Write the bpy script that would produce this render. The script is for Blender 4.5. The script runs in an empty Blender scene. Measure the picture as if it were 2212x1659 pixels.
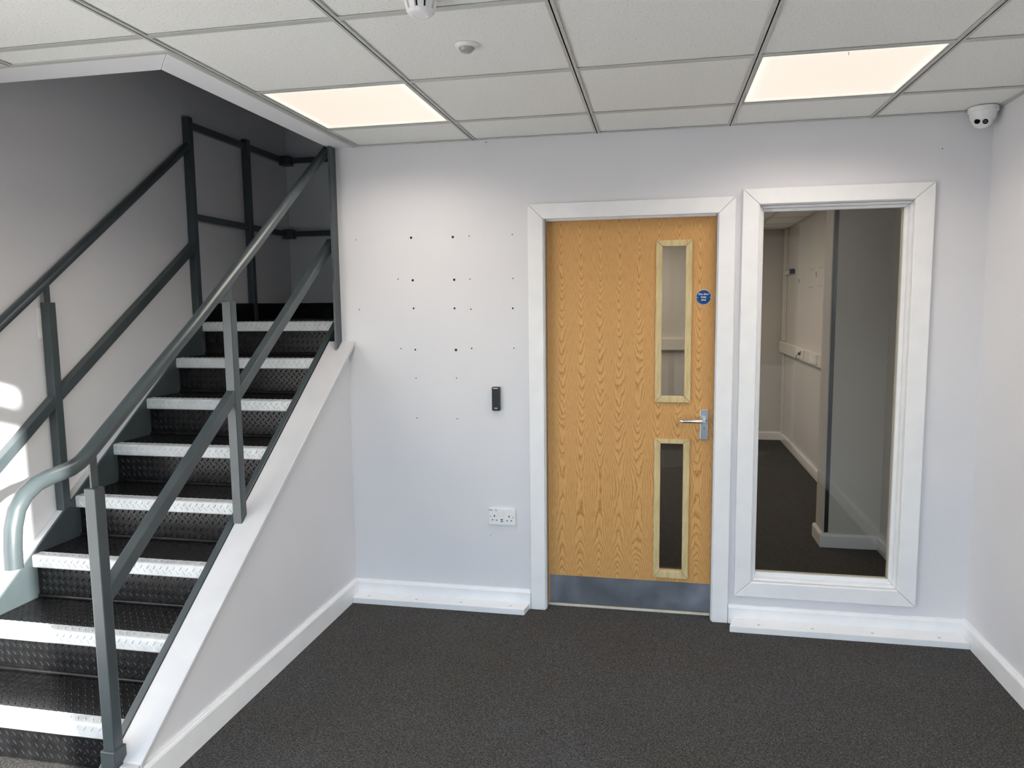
import bpy, math, random
from mathutils import Vector, Matrix

random.seed(4)
S = bpy.context.scene
COL = S.collection

# ------------------------------------------------------------------ camera, world, sun, exposure
cam_d = bpy.data.cameras.new('camera')
cam = bpy.data.objects.new('camera', cam_d)
COL.objects.link(cam)
CAMX = (1.8845383, -3.5690627, 1.5507229)
R_ = (0.98058278, 0.19576962, -0.01147457)
U_ = (-0.00991398, 0.10792515, 0.99410959)
B_ = (0.19585485, -0.97469299, 0.10777040)
cam.matrix_world = Matrix(((R_[0], U_[0], B_[0], CAMX[0]), (R_[1], U_[1], B_[1], CAMX[1]),
                           (R_[2], U_[2], B_[2], CAMX[2]), (0, 0, 0, 1)))
cam_d.sensor_width = 36.0
cam_d.lens = 25.77569
cam_d.clip_start = 0.05
S.camera = cam

EXPOSURE = 0.0
S.view_settings.view_transform = 'Standard'
S.view_settings.look = 'None'
S.view_settings.gamma = 1.0
S.view_settings.use_curve_mapping = False
S.view_settings.exposure = EXPOSURE
S.cycles.use_denoising = True
S.cycles.max_bounces = 14
S.cycles.diffuse_bounces = 8
S.cycles.sample_clamp_indirect = 8.0

SUN_DIR = Vector((-0.882, 0.727, -0.2515)).normalized()
SUN_EL = math.asin(-SUN_DIR.z)
w = bpy.data.worlds.new('sky')
S.world = w
w.use_nodes = True
wn = w.node_tree
wn.nodes.clear()
sky = wn.nodes.new('ShaderNodeTexSky')
sky.sky_type = 'NISHITA'
sky.sun_disc = False
sky.sun_elevation = math.radians(22)
sky.sun_rotation = math.atan2(0.882, -0.727)
sky.air_density = 1.3
sky.dust_density = 1.0
sky.ozone_density = 3.2
bg = wn.nodes.new('ShaderNodeBackground')
bg.inputs['Strength'].default_value = 0.90
wo = wn.nodes.new('ShaderNodeOutputWorld')
wn.links.new(sky.outputs[0], bg.inputs['Color'])
wn.links.new(bg.outputs[0], wo.inputs['Surface'])

sun_d = bpy.data.lights.new('sun', 'SUN')
sun_d.energy = 25.0
sun_d.angle = math.radians(0.6)
sun_d.color = (1.0, 0.96, 0.90)
sun = bpy.data.objects.new('sun', sun_d)
COL.objects.link(sun)
sun.rotation_euler = SUN_DIR.to_track_quat('-Z', 'Y').to_euler()
sun.location = (6, -8, 5)


def area(name, loc, rot, sx, sy, power, color, portal=False, spread=180):
    d = bpy.data.lights.new(name, 'AREA')
    d.shape = 'RECTANGLE'
    d.size, d.size_y, d.energy, d.color = sx, sy, power, color
    o = bpy.data.objects.new(name, d)
    COL.objects.link(o)
    o.location, o.rotation_euler = loc, rot
    d.spread = math.radians(spread)
    if portal:
        d.cycles.is_portal = True
    return o


area('entrance_portal', (1.48, -4.39, 1.26), (math.radians(90), 0, 0), 4.14, 2.4, 1.0, (1, 1, 1), True)
# unseen fill light over the viewer's head, added to brighten the right wall
area('entrance_fill', (2.49, -2.46, 2.34), (0, 0, 0), 0.56, 0.56, 12.0, (1.0, 0.94, 0.88))
# fill light added out of view to lift the dim office next door
area('office_fill', (1.65, 3.2, 2.31), (0, 0, 0), 0.9, 2.6, 32.0, (1.0, 0.83, 0.66))

# ------------------------------------------------------------------ helpers
WL = {}


def wloc(o):
    return WL[o.name]


class MB:
    """collects polygons, in world coordinates"""
    def __init__(self):
        self.v, self.f = [], []

    def poly(self, vs, faces):
        n = len(self.v)
        self.v += [tuple(q) for q in vs]
        self.f += [tuple(i + n for i in f) for f in faces]
        return self

    def box(self, x0, x1, y0, y1, z0, z1):
        vs = [(x0, y0, z0), (x1, y0, z0), (x1, y1, z0), (x0, y1, z0), (x0, y0, z1), (x1, y0, z1), (x1, y1, z1), (x0, y1, z1)]
        return self.poly(vs, [(0, 3, 2, 1), (4, 5, 6, 7), (0, 1, 5, 4), (1, 2, 6, 5), (2, 3, 7, 6), (3, 0, 4, 7)])

    def loft(self, a, b):
        """prism between two polygons of the same count"""
        n = len(a)
        return self.poly(list(a) + list(b), [tuple(range(n))[::-1], tuple(range(n, 2 * n))] +
                         [(i, (i + 1) % n, n + (i + 1) % n, n + i) for i in range(n)])

    def prism_y(self, pts, y0, y1):           # pts (x,z)
        return self.loft([(x, y0, z) for x, z in pts], [(x, y1, z) for x, z in pts])

    def prism_x(self, pts, x0, x1):           # pts (y,z)
        return self.loft([(x0, y, z) for y, z in pts], [(x1, y, z) for y, z in pts])

    def prism_z(self, pts, z0, z1):
        return self.loft([(x, y, z0) for x, y in pts], [(x, y, z1) for x, y in pts])

    def tube(self, pts, r, n=16, caps=True):
        pts = [Vector(p) for p in pts]
        rings = []
        t0 = (pts[1] - pts[0]).normalized()
        ref = Vector((1, 0, 0)) if abs(t0.x) < 0.9 else Vector((0, 0, 1))
        for i, p in enumerate(pts):
            a = pts[max(i - 1, 0)]
            b = pts[min(i + 1, len(pts) - 1)]
            t = (b - a).normalized()
            s = (ref - t * ref.dot(t)).normalized()
            u = t.cross(s)
            ref = s
            rr = r[i] if isinstance(r, (list, tuple)) else r
            rings.append([p + (s * math.cos(2 * math.pi * k / n) + u * math.sin(2 * math.pi * k / n)) * rr for k in range(n)])
        vs = [q for R in rings for q in R]
        fs = []
        for i in range(len(rings) - 1):
            for k in range(n):
                fs.append((i * n + k, i * n + (k + 1) % n, (i + 1) * n + (k + 1) % n, (i + 1) * n + k))
        if caps:
            fs.append(tuple(range(n))[::-1])
            fs.append(tuple((len(rings) - 1) * n + k for k in range(n)))
        return self.poly(vs, fs)

    def lathe(self, prof, origin=(0, 0, 0), axis=(0, 0, 1), n=32):
        """prof: (radius, height along axis)"""
        ax = Vector(axis).normalized()
        s = ax.orthogonal().normalized()
        u = ax.cross(s)
        o = Vector(origin)
        vs, fs = [], []
        for r, h in prof:
            r = max(r, 1e-5)
            for k in range(n):
                a = 2 * math.pi * k / n
                vs.append(o + ax * h + (s * math.cos(a) + u * math.sin(a)) * r)
        for i in range(len(prof) - 1):
            for k in range(n):
                fs.append((i * n + k, i * n + (k + 1) % n, (i + 1) * n + (k + 1) % n, (i + 1) * n + k))
        return self.poly(vs, fs)

    def slab(self, x0, x1, z0, z1, y0, y1, holes):
        """upright panel in the xz plane with rectangular holes (x0,x1,z0,z1)"""
        xs = sorted({x0, x1, *[h[0] for h in holes], *[h[1] for h in holes]})
        zs = sorted({z0, z1, *[h[2] for h in holes], *[h[3] for h in holes]})
        xs = [q for q in xs if x0 <= q <= x1]
        zs = [q for q in zs if z0 <= q <= z1]

        def solid(i, j):
            if i < 0 or j < 0 or i >= len(xs) - 1 or j >= len(zs) - 1:
                return False
            cx, cz = (xs[i] + xs[i + 1]) / 2, (zs[j] + zs[j + 1]) / 2
            return not any(h[0] < cx < h[1] and h[2] < cz < h[3] for h in holes)
        for i in range(len(xs) - 1):
            for j in range(len(zs) - 1):
                if not solid(i, j):
                    continue
                a, b, c, d = xs[i], xs[i + 1], zs[j], zs[j + 1]
                self.poly([(a, y0, c), (b, y0, c), (b, y0, d), (a, y0, d)], [(0, 1, 2, 3)])
                self.poly([(a, y1, c), (b, y1, c), (b, y1, d), (a, y1, d)], [(3, 2, 1, 0)])
                if not solid(i - 1, j):
                    self.poly([(a, y0, c), (a, y1, c), (a, y1, d), (a, y0, d)], [(3, 2, 1, 0)])
                if not solid(i + 1, j):
                    self.poly([(b, y0, c), (b, y1, c), (b, y1, d), (b, y0, d)], [(0, 1, 2, 3)])
                if not solid(i, j - 1):
                    self.poly([(a, y0, c), (b, y0, c), (b, y1, c), (a, y1, c)], [(3, 2, 1, 0)])
                if not solid(i, j + 1):
                    self.poly([(a, y0, d), (b, y0, d), (b, y1, d), (a, y1, d)], [(0, 1, 2, 3)])
        return self

    def build(self, name, mat, parent=None, smooth=False, bevel=0.0, weld=True, seg=2):
        xs = [q[0] for q in self.v]
        ys = [q[1] for q in self.v]
        zs = [q[2] for q in self.v]
        o3 = Vector(((min(xs) + max(xs)) / 2, (min(ys) + max(ys)) / 2, min(zs)))
        me = bpy.data.meshes.new(name)
        me.from_pydata([Vector(q) - o3 for q in self.v], [], self.f)
        me.validate()
        import bmesh
        bm = bmesh.new()
        bm.from_mesh(me)
        if weld:
            bmesh.ops.remove_doubles(bm, verts=bm.verts, dist=1e-6)
            bmesh.ops.recalc_face_normals(bm, faces=bm.faces)
        if smooth:
            for f in bm.faces:
                f.smooth = True
        bm.to_mesh(me)
        bm.free()
        if smooth:
            try:
                me.set_sharp_from_angle(angle=math.radians(35))
            except Exception:
                pass
        if mat:
            me.materials.append(mat)
        return place(bpy.data.objects.new(name, me), o3, parent, bevel, seg)


def place(o, w3, parent=None, bevel=0.0, seg=2):
    COL.objects.link(o)
    WL[o.name] = Vector(w3)
    if parent:
        o.parent = parent
        o.location = Vector(w3) - WL[parent.name]
    else:
        o.location = w3
    if bevel:
        m = o.modifiers.new('edge', 'BEVEL')
        m.width, m.segments, m.limit_method, m.angle_limit = bevel, seg, 'ANGLE', math.radians(40)
        m.harden_normals = False
    return o


def thing(name, label, cat, loc, group=None):
    o = place(bpy.data.objects.new(name, None), loc)
    o.empty_display_size = 0.05
    return tag(o, label, cat, group)


def tag(o, label=None, cat=None, group=None, kind=None):
    if label: o['label'] = label
    if cat: o['category'] = cat
    if group: o['group'] = group
    if kind: o['kind'] = kind
    return o


def struct(o, label=None):
    o['kind'] = 'structure'
    if label: o['label'] = label
    return o


def dup(o, w3, parent=None):
    """a copy of one object (not its children) at another world place"""
    c = o.copy()
    return place(c, w3, parent)


def text(body, size, mat, loc, parent, name='lettering', stretch=1.0, align='CENTER', depth=0.0003, rx=90, bold=0.0):
    cu = bpy.data.curves.new(name, 'FONT')
    cu.body, cu.size, cu.align_x, cu.align_y, cu.extrude, cu.space_line = body, size, align, 'CENTER', depth, 0.92
    cu.offset = bold
    tmp = bpy.data.objects.new('tmp_text', cu)
    COL.objects.link(tmp)
    dg = bpy.context.evaluated_depsgraph_get()
    me = bpy.data.meshes.new_from_object(tmp.evaluated_get(dg))
    bpy.data.objects.remove(tmp)
    me.transform(Matrix.Rotation(math.radians(rx), 4, 'X') @ Matrix.Diagonal((stretch, 1, 1, 1)))
    me.materials.clear()
    me.materials.append(mat)
    return place(bpy.data.objects.new(name, me), Vector(loc), parent)


# ------------------------------------------------------------------ materials
def srgb(r, g, b):
    f = lambda c: (c / 255 / 12.92) if c / 255 <= 0.04045 else ((c / 255 + 0.055) / 1.055) ** 2.4
    return (f(r), f(g), f(b), 1.0)


def mat(name, col, rough=0.5, metal=0.0, spec=0.5, coat=0.0):
    m = bpy.data.materials.new(name)
    m.use_nodes = True
    b = m.node_tree.nodes['Principled BSDF']
    b.inputs['Base Color'].default_value = col
    b.inputs['Roughness'].default_value = rough
    b.inputs['Metallic'].default_value = metal
    b.inputs['Specular IOR Level'].default_value = spec
    b.inputs['Coat Weight'].default_value = coat
    return m


class NT:
    def __init__(self, m):
        self.t = m.node_tree
        self.b = self.t.nodes['Principled BSDF']

    def new(self, typ, **kw):
        n = self.t.nodes.new(typ)
        for k, v in kw.items():
            setattr(n, k, v)
        return n

    def link(self, a, b):
        self.t.links.new(a, b)

    def m(self, op, a, b=None, c=None):
        n = self.new('ShaderNodeMath', operation=op)
        for i, q in enumerate((a, b, c)):
            if q is None:
                continue
            if isinstance(q, (int, float)):
                n.inputs[i].default_value = q
            else:
                self.link(q, n.inputs[i])
        return n.outputs[0]

    def obj(self):
        return self.new('ShaderNodeTexCoord').outputs['Object']

    def noise(self, vec, scale, detail=2.0, rough=0.5, sc3=None):
        if sc3:
            mp = self.new('ShaderNodeMapping')
            mp.inputs['Scale'].default_value = sc3
            self.link(vec, mp.inputs[0])
            vec = mp.outputs[0]
        n = self.new('ShaderNodeTexNoise')
        n.inputs['Scale'].default_value = scale
        n.inputs['Detail'].default_value = detail
        n.inputs['Roughness'].default_value = rough
        self.link(vec, n.inputs['Vector'])
        return n.outputs['Fac']

    def ramp(self, fac, stops):
        r = self.new('ShaderNodeValToRGB')
        while len(r.color_ramp.elements) < len(stops):
            r.color_ramp.elements.new(0.5)
        for e, (p, c) in zip(r.color_ramp.elements, stops):
            e.position, e.color = p, c
        self.link(fac, r.inputs[0])
        return r.outputs[0]

    def bump(self, h, strength, dist):
        b = self.new('ShaderNodeBump')
        b.inputs['Strength'].default_value = strength
        b.inputs['Distance'].default_value = dist
        self.link(h, b.inputs['Height'])
        self.link(b.outputs[0], self.b.inputs['Normal'])


def speckle(m, scale, c0, c1, p0=0.35, p1=0.65, bump=0.0, dist=0.001, detail=2.0):
    n = NT(m)
    f = n.noise(n.obj(), scale, detail)
    n.link(n.ramp(f, [(p0, c0), (p1, c1)]), n.b.inputs['Base Color'])
    if bump:
        n.bump(f, bump, dist)
    return m


M = {}
M['wall'] = speckle(mat('wall_paint', (0.80, 0.80, 0.82, 1), 0.6, spec=0.3), 2.2, (0.70, 0.70, 0.73, 1), (0.725, 0.722, 0.74, 1))
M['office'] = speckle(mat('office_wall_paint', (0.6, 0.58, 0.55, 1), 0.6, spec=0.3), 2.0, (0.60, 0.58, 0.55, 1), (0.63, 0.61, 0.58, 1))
M['trim'] = speckle(mat('white_gloss_trim', (0.85, 0.85, 0.86, 1), 0.32), 9.0, (0.83, 0.83, 0.84, 1), (0.87, 0.87, 0.875, 1), bump=0.04, dist=0.002)
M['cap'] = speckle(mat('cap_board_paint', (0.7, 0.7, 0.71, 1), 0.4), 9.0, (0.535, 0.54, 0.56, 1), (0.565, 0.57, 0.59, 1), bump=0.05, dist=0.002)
M['soffit'] = speckle(mat('soffit_paint', (0.7, 0.7, 0.72, 1), 0.6, spec=0.3), 3.0, (0.80, 0.80, 0.82, 1), (0.82, 0.82, 0.84, 1))
M['grid'] = speckle(mat('white_grid_steel', (0.7, 0.71, 0.69, 1), 0.45), 5, (0.50, 0.51, 0.49, 1), (0.53, 0.54, 0.52, 1))
M['steel'] = speckle(mat('grey_painted_steel', srgb(66, 74, 77), 0.32, spec=0.5), 6.0, srgb(62, 70, 73), srgb(70, 78, 81), bump=0.05, dist=0.002)
M['black'] = speckle(mat('black_gloss_steel', (0.012, 0.012, 0.013, 1), 0.27, spec=0.28), 30.0, (0.006, 0.006, 0.0065, 1), (0.011, 0.011, 0.012, 1), bump=0.05, dist=0.001)
M['nosing'] = speckle(mat('white_nosing_paint', (0.75, 0.76, 0.77, 1), 0.3), 25.0, (0.48, 0.50, 0.515, 1), (0.56, 0.58, 0.595, 1), bump=0.06, dist=0.001)
M['plastic'] = speckle(mat('white_plastic', (0.83, 0.83, 0.83, 1), 0.35), 20, (0.81, 0.81, 0.81, 1), (0.84, 0.84, 0.84, 1))
M['plastic_grey'] = speckle(mat('grey_plastic', (0.3, 0.3, 0.31, 1), 0.45), 20, (0.28, 0.28, 0.29, 1), (0.32, 0.32, 0.33, 1))
M['black_plastic'] = speckle(mat('black_plastic', (0.012, 0.014, 0.016, 1), 0.35), 20, (0.010, 0.012, 0.013, 1), (0.015, 0.017, 0.019, 1))
M['hole'] = mat('dark_hole', (0.012, 0.011, 0.010, 1), 0.9)
M['ink'] = mat('printed_ink', (0.08, 0.09, 0.11, 1), 0.6)
M['blue'] = speckle(mat('blue_enamel', srgb(0, 62, 126), 0.3), 30, srgb(0, 60, 122), srgb(2, 66, 130))
M['white_ink'] = mat('white_ink', (0.85, 0.86, 0.9, 1), 0.5)
M['alu'] = speckle(mat('satin_aluminium', (0.58, 0.59, 0.61, 1), 0.32, 1.0), 40, (0.55, 0.56, 0.58, 1), (0.61, 0.62, 0.64, 1))
M['bright'] = speckle(mat('bright_aluminium', (0.8, 0.8, 0.8, 1), 0.18, 1.0), 40, (0.78, 0.78, 0.78, 1), (0.83, 0.83, 0.83, 1))
M['lens'] = mat('black_glass', (0.004, 0.004, 0.005, 1), 0.06)
M['frost'] = speckle(mat('frosted_lens', (0.34, 0.33, 0.31, 1), 0.18, spec=0.6), 60, (0.30, 0.29, 0.275, 1), (0.38, 0.37, 0.35, 1))
M['cream'] = speckle(mat('bare_cream_timber', srgb(214, 206, 188), 0.5), 14, srgb(208, 199, 180), srgb(220, 213, 197))
M['dim_white'] = speckle(mat('trunking_plastic', (0.72, 0.70, 0.66, 1), 0.4), 10, (0.70, 0.68, 0.64, 1), (0.74, 0.72, 0.68, 1))
M['paving'] = speckle(mat('dark_asphalt', (0.05, 0.05, 0.05, 1), 0.9), 3.0, (0.04, 0.04, 0.04, 1), (0.065, 0.064, 0.062, 1))
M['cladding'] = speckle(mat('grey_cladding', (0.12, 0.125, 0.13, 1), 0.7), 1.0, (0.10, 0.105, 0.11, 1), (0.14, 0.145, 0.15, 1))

# ceiling tile: faint fissures
m = mat('mineral_fibre_tile', (0.76, 0.77, 0.745, 1), 0.85, spec=0.2)
n = NT(m)
f = n.noise(n.obj(), 150.0, 3.0, 0.6)
n.link(n.ramp(f, [(0.30, (0.62, 0.63, 0.605, 1)), (0.42, (0.84, 0.85, 0.825, 1)), (0.7, (0.87, 0.88, 0.855, 1))]), n.b.inputs['Base Color'])
n.bump(f, 0.35, 0.002)
M['tile'] = m

# carpet: flecked charcoal pile
m = mat('charcoal_carpet', (0.07, 0.07, 0.07, 1), 0.95, spec=0.1)
n = NT(m)
co = n.obj()
f1 = n.noise(co, 330.0, 2.0, 0.6)
f2 = n.noise(co, 120.0, 2.0, 0.6, sc3=(1.0, 1.7, 1.0))
f3 = n.noise(co, 2.4, 3.0, 0.55)
mix = n.m('ADD', n.m('MULTIPLY', f1, 0.62), n.m('MULTIPLY', f2, 0.38))
c1 = n.ramp(mix, [(0.36, (0.020, 0.0195, 0.019, 1)), (0.50, (0.061, 0.060, 0.059, 1)), (0.66, (0.185, 0.183, 0.18, 1))])
mx = n.new('ShaderNodeMix', data_type='RGBA', blend_type='MULTIPLY')
mx.inputs['Factor'].default_value = 1.0
n.link(c1, mx.inputs['A'])
n.link(n.ramp(f3, [(0.3, (0.96, 0.92, 0.86, 1)), (0.7, (1.02, 1.02, 1.04, 1))]), mx.inputs['B'])
n.link(mx.outputs['Result'], n.b.inputs['Base Color'])
n.bump(mix, 0.9, 0.006)
M['carpet'] = m


def oak(name, light, mid, dark, leaf=0.0945, xoff=0.0):
    """crown-cut veneer: each leaf is a slice through growth rings, slip-matched along x"""
    m = mat(name, light, 0.42, spec=0.4)
    n = NT(m)
    co = n.obj()
    sp = n.new('ShaderNodeSeparateXYZ')
    n.link(co, sp.inputs[0])
    x, z = sp.outputs[0], sp.outputs[2]
    lx = n.m('DIVIDE', n.m('ADD', x, 10 * leaf + xoff), leaf)
    lid = n.m('FLOOR', lx)
    u = n.m('MULTIPLY', n.m('SUBTRACT', n.m('FRACT', lx), 0.5), leaf)
    cv = n.new('ShaderNodeCombineXYZ')
    n.link(n.m('MULTIPLY', u, 9.0), cv.inputs[0])
    n.link(n.m('MULTIPLY', lid, 0.16), cv.inputs[1])
    n.link(n.m('MULTIPLY', z, 2.3), cv.inputs[2])
    w1 = n.noise(cv.outputs[0], 1.0, 2.0, 0.5)
    cv2 = n.new('ShaderNodeCombineXYZ')
    n.link(n.m('MULTIPLY', u, 55.0), cv2.inputs[0])
    n.link(n.m('MULTIPLY', lid, 0.25), cv2.inputs[1])
    n.link(n.m('MULTIPLY', z, 20.0), cv2.inputs[2])
    w2 = n.noise(cv2.outputs[0], 1.0, 2.0, 0.5)
    zz = n.m('ABSOLUTE', n.m('SUBTRACT', z, 0.62))
    zz = n.m('SQRT', n.m('ADD', n.m('MULTIPLY', zz, zz), 0.02))
    d = n.m('SUBTRACT', 0.205, n.m('MULTIPLY', zz, 0.13))
    d = n.m('ADD', d, n.m('MULTIPLY', n.m('SUBTRACT', w1, 0.5), 0.042))
    uw = n.m('ADD', n.m('MULTIPLY', u, 2.0), n.m('MULTIPLY', n.m('SUBTRACT', w1, 0.5), 0.03))
    r = n.m('SQRT', n.m('ADD', n.m('MULTIPLY', uw, uw), n.m('MULTIPLY', d, d)))
    r = n.m('ADD', r, n.m('MULTIPLY', n.m('SUBTRACT', w2, 0.5), 0.0075))
    ring = n.m('FRACT', n.m('MULTIPLY', r, 165.0))
    cv3 = n.new('ShaderNodeCombineXYZ')
    n.link(n.m('MULTIPLY', x, 700.0), cv3.inputs[0])
    n.link(n.m('MULTIPLY', z, 22.0), cv3.inputs[2])
    pore = n.noise(cv3.outputs[0], 1.0, 2.0, 0.6)
    col = n.ramp(ring, [(0.0, dark), (0.22, mid), (0.5, light), (0.85, light), (1.0, mid)])
    mx = n.new('ShaderNodeMix', data_type='RGBA', blend_type='MULTIPLY')
    mx.inputs['Factor'].default_value = 1.0
    n.link(col, mx.inputs['A'])
    n.link(n.ramp(pore, [(0.32, (0.72, 0.68, 0.62, 1)), (0.5, (0.98, 0.98, 0.98, 1)), (0.75, (1.06, 1.06, 1.06, 1))]), mx.inputs['B'])
    n.link(mx.outputs['Result'], n.b.inputs['Base Color'])
    return m


M['oak'] = oak('oak_veneer', srgb(214, 166, 103), srgb(202, 152, 91), srgb(168, 120, 68))
m = mat('pale_oak_bead', srgb(206, 186, 138), 0.45)
n = NT(m)
f = n.noise(n.obj(), 14.0, 3.0, 0.6, sc3=(6, 6, 0.8))
n.link(n.ramp(f, [(0.3, srgb(190, 168, 120)), (0.7, srgb(214, 195, 149))]), n.b.inputs['Base Color'])
M['bead'] = m

m = mat('scratched_stainless', (0.42, 0.44, 0.48, 1), 0.33, 1.0)
n = NT(m)
f = n.noise(n.obj(), 5.0, 4.0, 0.65)
n.link(n.ramp(f, [(0.3, (0.50, 0.54, 0.62, 1)), (0.7, (0.66, 0.70, 0.78, 1))]), n.b.inputs['Base Color'])
n.link(n.ramp(f, [(0.3, (0.28, 0.28, 0.28, 1)), (0.7, (0.42, 0.42, 0.42, 1))]), n.b.inputs['Roughness'])
M['stainless'] = m


def glass(name, tint):
    m = bpy.data.materials.new(name)
    m.use_nodes = True
    t = m.node_tree
    t.nodes.clear()
    tr = t.nodes.new('ShaderNodeBsdfTransparent')
    tr.inputs[0].default_value = tint
    gl = t.nodes.new('ShaderNodeBsdfGlossy')
    gl.inputs['Roughness'].default_value = 0.0
    lw = t.nodes.new('ShaderNodeLayerWeight')      # Schlick reflectance, the same from both faces of the pane
    lw.inputs[0].default_value = 0.5
    pw = t.nodes.new('ShaderNodeMath')
    pw.operation = 'POWER'
    pw.inputs[1].default_value = 5.0
    mu = t.nodes.new('ShaderNodeMath')
    mu.operation = 'MULTIPLY_ADD'
    mu.inputs[1].default_value = 0.95
    mu.inputs[2].default_value = 0.045
    t.links.new(lw.outputs['Facing'], pw.inputs[0])
    t.links.new(pw.outputs[0], mu.inputs[0])
    mx = t.nodes.new('ShaderNodeMixShader')
    t.links.new(mu.outputs[0], mx.inputs[0])
    t.links.new(tr.outputs[0], mx.inputs[1])
    t.links.new(gl.outputs[0], mx.inputs[2])
    o = t.nodes.new('ShaderNodeOutputMaterial')
    t.links.new(mx.outputs[0], o.inputs[0])
    return m


M['glass'] = glass('window_glass', (0.93, 0.94, 0.93, 1))
M['clear'] = glass('entrance_glass', (0.97, 0.98, 0.98, 1))


def emit(name, col, strength):
    m = mat(name, (0.8, 0.8, 0.8, 1), 0.5)
    b = m.node_tree.nodes['Principled BSDF']
    b.inputs['Base Color'].default_value = (0.25, 0.25, 0.25, 1)
    b.inputs['Emission Color'].default_value = col
    b.inputs['Emission Strength'].default_value = strength
    return m


M['led'] = emit('led_diffuser', (0.93, 0.80, 0.68, 1), 0.95)
# edge-lit panel: brighter towards its rim
n = NT(M['led'])
sp = n.new('ShaderNodeSeparateXYZ')
n.link(n.obj(), sp.inputs[0])
ex = n.m('MAXIMUM', n.m('ABSOLUTE', sp.outputs[0]), n.m('ABSOLUTE', sp.outputs[1]))
n.link(n.ramp(n.m('DIVIDE', ex, 0.277), [(0.0, (0.92, 0.79, 0.66, 1)), (0.88, (0.93, 0.81, 0.69, 1)), (1.0, (1.06, 0.98, 0.86, 1))]), n.b.inputs['Emission Color'])
M['indicator'] = emit('reader_light', (1.0, 0.42, 0.30, 1), 0.75)

# ------------------------------------------------------------------ main measures
H = 2.346            # suspended ceiling
XR = 3.276           # right wall
XL = -0.672          # wall beside the stairs
YF = -4.32           # inner end of the side walls and the ceiling
YG = -4.40           # glazed entrance front
GLX = -0.60            # glazing starts here
DL, DR, DIL, DIR, DT, DIT = 1.2573, 2.2246, 1.332, 2.1496, 2.0312, 1.9579
VL, VR, VIL, VIR, VT, VIT, VB, VIB = 2.2532, 3.0571, 2.3275, 2.977, 2.0606, 1.9895, 0.1398, 0.2141
BAR = 0.012

# ------------------------------------------------------------------ room shell
b = MB(); b.box(-0.9, 3.75, YG - 0.1, 5.2, -0.06, 0.0)
struct(b.build('floor', M['carpet']), 'charcoal flecked carpet running through both rooms')
b = MB(); b.box(-14, 18, -44, YG - 0.1, -0.10, -0.02)
struct(b.build('ground', M['paving']), 'dark asphalt yard outside the glazed entrance')

b = MB(); b.slab(0.235, XR + 0.1, 0.0, 2.62, 0.0, 0.12, [(DIL - 0.03, DIR + 0.03, 0.0, DIT + 0.03), (VIL - 0.02, VIR + 0.02, VIB - 0.02, VIT + 0.02)])
wall_back = struct(b.build('wall_back', M['wall']), 'pale grey painted wall with fire door and window')
b = MB(); b.box(XL - 0.12, XL, YF, 1.40, 0.0, 4.95)
wall_left = struct(b.build('wall_left', M['wall']), 'pale wall along the staircase')
b = MB(); b.box(XR, XR + 0.1, YF, 0.0, 0.0, 2.62)
struct(b.build('wall_right', M['wall']), 'pale plain wall beside the window')

# plaster side of the stair, below the cap board
MZ = 0.18399624 / 0.24691039      # pitch of the flight
Y1S = -0.11388475                 # second nosing
ZC = lambda y: 7 * 0.18399624 + MZ * (y - Y1S)      # line through the nosings
wx = lambda y: 0.303 + 0.012 * y
b = MB()
pts = [(-1.672, 0.0), (0.0, 0.0), (0.0, ZC(0.0) - 0.035), (-1.672, ZC(-1.672) - 0.035)]
b.loft([(0.215, y, z) for y, z in pts], [(wx(y), y, z) for y, z in pts])
struct(b.build('wall_stair', M['wall']), 'triangular plaster wall under the staircase')

# stairwell above and behind: the landing box, and the dim open floor upstairs
b = MB(); b.box(0.26, 0.38, 0.12, 1.40, 0.0, 2.62); b.box(0.24, 0.38, 0.0, 0.12, H + 0.3, 2.62); b.box(0.235, 0.26, 0.12, 0.13, 0, 2.62)
struct(b.build('wall_stairwell', M['wall']), 'side wall of the landing')
b = MB(); b.box(XL, 0.38, 1.265, 1.40, 0.0, 4.95); b.box(0.38, 3.4, 1.265, 1.40, 2.64, 4.95)
struct(b.build('wall_landing', M['wall']), 'wall at the back of the landing')
b = MB(); b.box(0.36, 3.4, YF, 1.265, 2.62, 2.68); b.box(XL, 0.36, YF, -1.43, 2.62, 2.68)
struct(b.build('floor_upstairs', M['carpet']), 'carpeted floor of the storey above')
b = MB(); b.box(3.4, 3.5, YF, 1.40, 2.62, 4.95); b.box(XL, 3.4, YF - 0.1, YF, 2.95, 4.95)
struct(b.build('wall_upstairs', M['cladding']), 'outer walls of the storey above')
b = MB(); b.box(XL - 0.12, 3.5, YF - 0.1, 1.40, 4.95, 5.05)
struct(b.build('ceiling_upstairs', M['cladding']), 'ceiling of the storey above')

# entrance front: solid wall beside a tall glazed screen
b = MB(); b.box(XL - 0.12, 3.75, YG - 0.06, YG + 0.02, 2.48, 2.9); b.box(3.55, 3.75, YG - 0.06, YG + 0.02, 0, 2.9); b.box(XL - 0.12, GLX, YG - 0.06, YF, 0, 2.9)
b.box(XL - 0.12, 3.75, YG, YF, 2.56, 2.62); b.box(XR + 0.1, 3.75, YG + 0.02, YF, 0, 2.62)
struct(b.build('wall_front', M['wall']), 'wall round the glazed entrance behind the viewer')
wf = struct(place(bpy.data.objects.new('window_2', None), (2.3, YG, 0)), 'glazed entrance screen behind the viewer')
MB().box(GLX, 3.55, YG - 0.02, YG + 0.015, 2.223, 2.313).build('transom', M['steel'], wf)
for x in (GLX + 0.03, 0.62, 2.02):
    MB().box(x - 0.03, x + 0.03, YG - 0.02, YG + 0.015, 0.0, 2.223).build('mullion', M['steel'], wf)
MB().box(GLX, 3.55, YG - 0.02, YG + 0.015, 0.0, 0.09).build('sill_rail', M['steel'], wf)
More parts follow.
